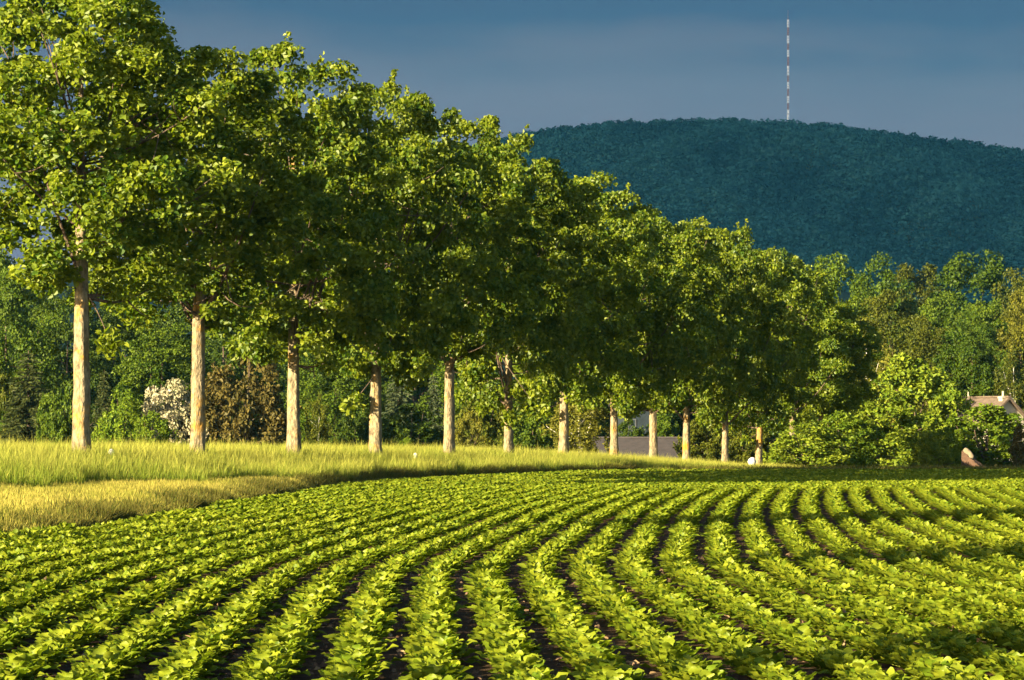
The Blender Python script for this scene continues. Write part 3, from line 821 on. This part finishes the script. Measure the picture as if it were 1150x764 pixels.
M['mast_white'] = noise_mat('mast_white_paint', [(.75, .75, .75), (.85, .85, .85)], 2, 3, .5)
M['mast_red'] = noise_mat('mast_red_paint', [(.26, .13, .12), (.32, .17, .15)], 2, 3, .5)
def mast():
    Z = 3005.0
    base = px(885, 138, Z)
    t = thing('radio_mast', 'tall thin red and white lattice mast on top of the hill', 'mast', base)
    m = Z / FPX
    edges = [(138, 123), (123, 116), (116, 108), (108, 100), (100, 92), (92, 85), (85, 74), (74, 64), (64, 56), (56, 49), (49, 40), (40, 31), (31, 22)]
    w = .8
    for k, (y0, y1) in enumerate(edges):
        z0, z1 = (138 - y0) * m, (138 - y1) * m
        B = Bag(); c3 = [(w * math.cos(a), w * math.sin(a)) for a in (PI / 2, PI / 2 + 2 * PI / 3, PI / 2 + 4 * PI / 3)]
        for (x, y) in c3: B.add(*tube([(x, y, z0), (x, y, z1)], [.17 - .06 * (k % 2), .17 - .06 * (k % 2)], 6))
        nb = 3; dz = (z1 - z0) / nb
        for j in range(nb):
            for a in range(3):
                p, q = c3[a], c3[(a + 1) % 3]
                B.add(*tube([(*p, z0 + j * dz), (*q, z0 + (j + 1) * dz)], [.09, .09], 5)); B.add(*tube([(*q, z0 + j * dz), (*p, z0 + (j + 1) * dz)], [.09, .09], 5))
        obj('lattice_section', B.mesh('mast_lattice_section', M['mast_white'] if k % 2 == 0 else M['mast_red']), t)
    z = (138 - 22) * m
    B = Bag(); B.add(*tube([(0, 0, z - .5), (0, 0, z + 8)], [.22, .1], 6))
    obj('antenna', B.mesh('mast_antenna', M['mast_red']), t)
mast()

# ------------------------------------------------------------------ unseen storm cloud placed to keep the hill in shade, and the air
def cloud():
    cz = 1300.0; tt = (cz - 150) / math.tan(R_(SUN_EL)); h = math.sin(R_(SUN_TH)), math.cos(R_(SUN_TH))
    cx, cy = 200 - tt * h[0], 2150 - tt * h[1]
    n, m = 24, 48; th = np.linspace(0, PI, n); ph = np.linspace(0, 2 * PI, m, endpoint=False)
    TH, PH = np.meshgrid(th, ph, indexing='ij')
    d = np.stack([np.sin(TH) * np.cos(PH), np.sin(TH) * np.sin(PH), np.cos(TH)], -1)
    k = 1 + .08 * np.sin(5 * PH + 3 * TH) + .07 * np.sin(9 * PH - 5 * TH) + .05 * np.sin(17 * PH + 11 * TH)
    V = (d * k[..., None] * np.array([1500, 1500, 130])).reshape(-1, 3)
    i = np.arange(n - 1)[:, None] * m; j = np.arange(m)[None]; j2 = (j + 1) % m
    q = np.stack([i + j, i + m + j, i + m + j2, i + j2], -1).reshape(-1, 4)
    mt = noise_mat('cloud', [(.6, .62, .66), (.8, .81, .83)], .004, 6)
    o = obj('storm_cloud', mesh('storm_cloud', V, [q], mt, smooth=True)); o.location = (cx, cy, cz)
    tag(o, 'unseen broad grey storm cloud placed to shade the hill', 'cloud', kind='structure')
cloud()
def haze():
    B = Bag(); B.box((-5200, -400, -8), (5200, 4300, 420))
    m, t, o = new_mat('haze')
    v = t.nodes.new('ShaderNodeVolumePrincipled')
    v.inputs['Color'].default_value = (.13, .60, 1.0, 1)
    v.inputs['Density'].default_value = HAZE_DENSITY
    v.inputs['Anisotropy'].default_value = 0.0
    t.links.new(v.outputs[0], o.inputs['Volume'])
    tag(obj('haze', B.mesh('haze', m)), 'thin blue haze in the distance', 'haze', kind='stuff')
if HAZE_DENSITY > 0: haze()

# ------------------------------------------------------------------ grass of the bank
def blades(name, X, Z, h, w, mat, tint, label, cat, lean=.35, seed=0, kind='stuff', seg=2):
    rng = np.random.default_rng(seed); n = len(X)
    P = np.stack([X, Z, ground(X, Z) - .02], 1)
    a = rng.uniform(0, 2 * PI, n); S = np.stack([np.cos(a), np.sin(a), np.zeros(n)], 1) * (w / 2)[:, None]
    b = rng.uniform(0, 2 * PI, n); ln = np.abs(rng.normal(0, lean, n)) * h
    Ld = np.stack([np.cos(b) * ln + .03 * h, np.sin(b) * ln, np.zeros(n)], 1)
    up = np.array([0, 0, 1.0])
    m = P + up * (h * .55)[:, None] + Ld * .32
    tip = P + up * (h * .97)[:, None] + Ld
    V = np.stack([P - S, P + S, m + S * .8, m - S * .8, tip], 1).reshape(-1, 3)
    k = np.arange(n)[:, None] * 5
    q = k + np.array([[0, 1, 2, 3]]); t = k + np.array([[3, 2, 4]])
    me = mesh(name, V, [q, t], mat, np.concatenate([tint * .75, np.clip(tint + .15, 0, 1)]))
    return tag(obj(name, me), label, cat, kind=kind)

rng = np.random.default_rng(21)
def scatter(n, z0, z1, s0, s1, margin=1.25):
    """Random spots at depth z0..z1 and s0..s1 metres right of the tree row, kept to what the view can reach."""
    Z = rng.uniform(z0, z1, n); s = rng.uniform(0, 1, n); X = row_x(Z) + s0 + (s1 - s0) * s
    ok = (X > -.145 * Z * margin) & (X < .145 * Z * margin)
    return X[ok], Z[ok]
X, Z = scatter(760000, 66, 186, -7, 5.0)
sfr = X - row_x(Z)
front = 3.3 + .35 * np.sin(Z * .7) + .25 * np.sin(Z * 1.9)
ok = (sfr < np.where(Z > 106, 9, front)) & ((X < edge_x(Z) - .25) | (Z > FAR_Z + .5)) & ~((Z > 150) & (X > 14.5))
X, Z, sfr = X[ok], Z[ok], sfr[ok]
pn = np.sin(X * 1.3 + Z * .5) * .5 + np.sin(X * .5 - Z * .23 + 2) * .5
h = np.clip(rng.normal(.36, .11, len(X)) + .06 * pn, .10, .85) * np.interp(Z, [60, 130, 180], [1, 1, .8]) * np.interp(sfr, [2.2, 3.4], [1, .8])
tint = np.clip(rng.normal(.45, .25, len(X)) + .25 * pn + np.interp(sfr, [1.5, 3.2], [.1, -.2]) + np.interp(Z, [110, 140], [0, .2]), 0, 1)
st = rng.uniform(0, 1, len(X)) < .035
h = np.where(st, h * 1.22 + .03, h); tint = np.where(st, 1.0, tint)
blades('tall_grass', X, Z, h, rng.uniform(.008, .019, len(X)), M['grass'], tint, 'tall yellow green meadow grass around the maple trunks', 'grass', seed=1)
# mown strip between tall grass and beets
Z = rng.uniform(34, 112, 420000); e = edge_x(Z); f0 = np.minimum(row_x(Z) + 3.2, e); X = f0 + (e - f0) * rng.uniform(0, 1, len(Z))
ok = (X > -.145 * Z * 1.3)
X, Z = X[ok], Z[ok]
pn = np.sin(X * .9 + Z * .35) * .5 + np.sin(X * 2.2 - Z * .6) * .3
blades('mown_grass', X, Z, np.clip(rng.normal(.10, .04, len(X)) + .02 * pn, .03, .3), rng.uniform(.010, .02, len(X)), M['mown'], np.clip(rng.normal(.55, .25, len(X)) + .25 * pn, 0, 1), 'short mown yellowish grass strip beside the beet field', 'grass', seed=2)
# rough weedy fringe along the drop to the field
Z = rng.uniform(34, 131, 150000); e = edge_x(Z)
cl = np.sin(Z * .55) * .4 + np.sin(Z * 1.37 + 1) * .35 + np.sin(Z * 3.1) * .25
X = e - np.abs(rng.normal(0, .38, len(Z))) - .02
ok = (X > -.145 * Z * 1.3) & (rng.uniform(-.9, 1, len(Z)) < cl + .3)
X, Z, cl = X[ok], Z[ok], cl[ok]
blades('weedy_fringe', X, Z, np.clip(rng.normal(.15, .06, len(X)) + .12 * cl, .04, .5), rng.uniform(.010, .022, len(X)), M['weed'], np.clip(rng.normal(.45, .28, len(X)), 0, 1), 'rough brownish weedy grass fringe along the field edge', 'grass', .5, seed=3)
# fringe at the far end of the field and rough grass under the bushes
Z = rng.uniform(FAR_Z, 160, 90000); X = rng.uniform(2, 28, len(Z))
ok = (X > edge_x(Z)) & (X < .145 * Z * 1.2)
X, Z = X[ok], Z[ok]
blades('rough_grass', X, Z, np.clip(rng.normal(.22, .08, len(X)), .05, .5), rng.uniform(.015, .035, len(X)), M['weed'], np.clip(rng.normal(.4, .25, len(X)), 0, 1), 'rough grass beyond the far end of the beets', 'grass', .4, seed=4)

# ------------------------------------------------------------------ the beets
ROW_SP = 0.527
S_Z = [0, 15, 24, 30, 36, 39, 43, 52, 60, 68, 77, 90, 140]
S_S = [-.03, -.03, -.027, -.021, -.016, .018, .052, .056, .066, .078, .09, .1, .1]
gz_ = np.arange(0, 140, .25); G_ = np.cumsum(np.interp(gz_, S_Z, S_S)) * .25; G_ -= np.interp(24, gz_, G_)
def G(Z): return np.interp(Z, gz_, G_)

def beet_leaf_grid(rng, nleaf, nu, nv):
    """One plant: nleaf leaves on petioles, each a (nu+1) x (nv+1) sheet, curled and wavy."""
    Vs, Fs, Ts, n0 = [], [], [], 0
    u = np.linspace(0, 1, nu + 1); v = np.linspace(-1, 1, nv + 1)
    for i in range(nleaf):
        f = (i + .5) / nleaf                      # 0 inner .. 1 outer
        az = i * 2.399 + rng.normal(0, .25); el = R_(78 - 52 * f + rng.normal(0, 8))
        Lb = rng.uniform(.085, .125) * (1 - .25 * (1 - f)); Lp = rng.uniform(.04, .11); Wb = Lb * rng.uniform(.56, .74)
        d = np.array([math.cos(az) * math.cos(el), math.sin(az) * math.cos(el), math.sin(el)])
        side = np.array([-math.sin(az), math.cos(az), 0]); side = norm(side + .25 * rng.normal(0, 1, 3)); side = norm(side - d * (side @ d)); up = np.cross(d, side)
        if up[2] < 0: up = -up
        UU, VV = np.meshgrid(u, v, indexing='ij')
        wid = Wb * .5 * np.interp(UU, [0, .15, .42, .7, .9, 1], [.12, .62, 1, .97, .70, .22])
        curl = rng.uniform(.25, .75)
        along = Lp + Lb * UU
        out = d * 1
        P = along[..., None] * d + (VV * wid)[..., None] * side
        P = P + (np.abs(VV) * wid * rng.uniform(.15, .5) + .012 * np.sin(UU * 9 + VV * 3 + i) * np.abs(VV))[..., None] * up
        P = P - (curl * Lb * .35 * UU ** 2)[..., None] * up
        base = np.array([math.cos(az), math.sin(az), 0]) * .015 * f
        P = (P + base).reshape(-1, 3)
        a = np.arange(nu)[:, None] * (nv + 1) + np.arange(nv)[None]
        F = np.stack([a, a + nv + 1, a + nv + 2, a + 1], -1).reshape(-1, 4)
        tint = np.clip(rng.normal(.50, .2) + (.06 if f < .3 else 0), 0, 1)
        Vs.append(P); Fs.append(F + n0); Ts.append(np.full(len(F), tint)); n0 += len(P)
        if nu > 3:     # the petiole
            Vp, q, _ = tube([base, base + d * Lp * .6, base + d * (Lp + .01)], [.006, .005, .004], 4, cap=False)
            Vs.append(Vp); Fs.append(q + n0); Ts.append(np.full(len(q), .9)); n0 += len(Vp)
    return np.concatenate(Vs), np.concatenate(Fs), np.concatenate(Ts)

rng = np.random.default_rng(41)
NEARV = [beet_leaf_grid(rng, 26, 5, 2) for _ in range(6)]
MIDV = [beet_leaf_grid(rng, 22, 3, 2) for _ in range(6)]
FARV = [beet_leaf_grid(rng, 11, 1, 2) for _ in range(6)]
FARV = []
for _ in range(6):
    n = 14; az = np.arange(n) * 2.4 + rng.normal(0, .3, n); el = R_(1) * (75 - 50 * (np.arange(n) + .5) / n)
    D = np.stack([np.cos(az) * np.cos(el), np.sin(az) * np.cos(el), np.sin(el)], 1); S = np.stack([-np.sin(az), np.cos(az), 0 * az], 1)
    N = np.cross(D, S); N *= np.sign(N[:, 2:3]); L = rng.uniform(.11, .15, n)
    V, F = leaf_cloud(D * .08, N, D, L, L * .7, .25, .2)
    FARV.append((V, F, np.repeat(np.clip(rng.normal(.55, .2, n), 0, 1), 2)))

# where the plants stand
pl = []
for k in range(-60, 90):
    Z = np.arange(18.0, 88.5, .175); Z = Z + rng.normal(0, .035, len(Z))
    X = ROW_SP * k + G(Z) + rng.normal(0, .022, len(Z))
    pl.append(np.stack([X, Z], 1))
for j in range(0, 80):
    zr_ = 88.9 + .5 * j
    if zr_ > FAR_Z - .5: break
    X = np.arange(-12, 34, .21) + rng.uniform(-.03, .03); pl.append(np.stack([X, np.full(len(X), zr_) + rng.normal(0, .03, len(X)) + .15 * np.sin(X * .2)], 1))
pl = np.concatenate(pl)
Xp, Zp = pl[:, 0], pl[:, 1]
ok = (Xp > edge_x(Zp) + .25) & (np.abs(Xp) < .145 * Zp * 1.2 + .4) & (rng.uniform(0, 1, len(Xp)) > .015)
Xp, Zp = Xp[ok], Zp[ok]; n = len(Xp)
rot = rng.uniform(0, 2 * PI, n)
vig = .5 * np.sin(Xp * .8 + Zp * .31) + .5 * np.sin(Xp * .37 - Zp * .17 + 1)
scl = np.clip(rng.normal(1.10, .15, n) + .08 * vig, .55, 1.35)
dt = rng.normal(0, .07, n) + .08 * vig
var = rng.integers(0, 6, n)
# the 300 plants that show largest: the nearest ones inside the frame
yb = HY + EYE * FPX / Zp; ytip = HY + (EYE - .22) * FPX / Zp; xi = CX + Xp * FPX / Zp
vis = (ytip < 760) & (xi > -15) & (xi < 1165)
order = np.argsort(np.where(vis, Zp, 1e9))
front_ids = order[:300]
isfront = np.zeros(n, bool); isfront[front_ids] = True
beet_me = [mesh('beet_plant', V, [F], M['beet'], ti, smooth=True) for V, F, ti in NEARV]
for i in front_ids:
    o = bpy.data.objects.new('beet_plant', beet_me[var[i]])
    COL.objects.link(o)
    o.location = (Xp[i], Zp[i], 0.0); o.rotation_euler = (0, 0, rot[i]); o.scale = (scl[i], scl[i], scl[i] * .8)
    o['label'] = 'leafy green beet plant in the nearest stretch of the crop rows'
    o['category'] = 'beet plant'; o['group'] = 'nearest beet plants of the field'
Vs, Fs, Ts, n0 = [], [], [], 0
for lo, hi, protos in ((0, 34, NEARV), (34, 58, MIDV), (58, 999, FARV)):
    for v in range(6):
        sel = np.where((~isfront) & (Zp >= lo) & (Zp < hi) & (var == v))[0]
        if not len(sel): continue
        V, F, ti = protos[v]
        c, s = np.cos(rot[sel])[:, None], np.sin(rot[sel])[:, None]; k = scl[sel][:, None]
        x = (V[None, :, 0] * c - V[None, :, 1] * s) * k + Xp[sel][:, None]
        y = (V[None, :, 0] * s + V[None, :, 1] * c) * k + Zp[sel][:, None]
        z = V[None, :, 2] * k * .8
        VV = np.stack([x, y, z], -1).reshape(-1, 3)
        FF = (F[None] + (np.arange(len(sel)) * len(V))[:, None, None]).reshape(-1, 4) + n0
        Vs.append(VV.astype(np.float32)); Fs.append(FF); Ts.append(np.clip(ti[None] + dt[sel][:, None], 0, 1).ravel()); n0 += len(VV)
tag(obj('beet_rows', mesh('beet_rows', np.concatenate(Vs), [np.concatenate(Fs)], M['beet'], np.concatenate(Ts), smooth=True)),
    'curving rows of green beet plants running back across the field', 'beet crop', kind='stuff')

# a few dry leaves and clods between the rows
rng = np.random.default_rng(51)
k = rng.integers(-12, 14, 2600); Z = rng.uniform(20, 48, 2600); X = ROW_SP * (k + .5) + G(Z) + rng.normal(0, .07, len(Z))
m = rng.uniform(0, 1, len(Z)) < .8
def bits(name, X, Z, r, mat, label, cat, flat):
    n = len(X); a = np.linspace(0, 2 * PI, 6, endpoint=False)
    ring = np.stack([np.cos(a), np.sin(a), 0 * a], 1)
    k = r[:, None, None] * (1 + .3 * rng.normal(0, 1, (n, 6, 1)))
    low = ring[None] * k + np.stack([X, Z, np.full(n, .0)], 1)[:, None]
    top = ring[None] * k * .55 + np.stack([X, Z, r * flat], 1)[:, None] + rng.normal(0, .12, (n, 6, 3)) * r[:, None, None]
    V = np.concatenate([low, top], 1).reshape(-1, 3); b = np.arange(n)[:, None, None] * 12
    j = np.arange(6); q = np.stack([j, (j + 1) % 6, (j + 1) % 6 + 6, j + 6], -1)[None] + b
    cap = (np.array([[6, 7, 8, 9], [6, 9, 10, 11]])[None] + b)
    tag(obj(name, mesh(name, V, [np.concatenate([q, cap], 1).reshape(-1, 4)], mat)), label, cat, kind='stuff')
bits('soil_clods', X[m], Z[m], rng.uniform(.01, .04, m.sum()), noise_mat('clod', [(.05, .03, .018), (.14, .085, .05)], 12, 4), 'small brown soil clods between the beet rows', 'soil', .8)
Xl, Zl = X[~m], Z[~m]
N = norm(np.array([0, 0, 1.0]) + .5 * rng.normal(0, 1, (len(Xl), 3))); D = norm(np.cross(N, rng.normal(0, 1, N.shape))); L = rng.uniform(.04, .09, len(Xl))
V, F = leaf_cloud(np.stack([Xl, Zl, np.full(len(Xl), .02)], 1), N, D, L, L * .6)
M['dry'] = leaf_mat('dry_leaf', (.16, .10, .05), (.36, .25, .14), .2, 0)
tag(obj('dry_leaves', mesh('dry_leaves', V, [F], M['dry'], rng.uniform(0, 1, len(F)))), 'withered pale leaves lying between the beet rows', 'leaves', kind='stuff')
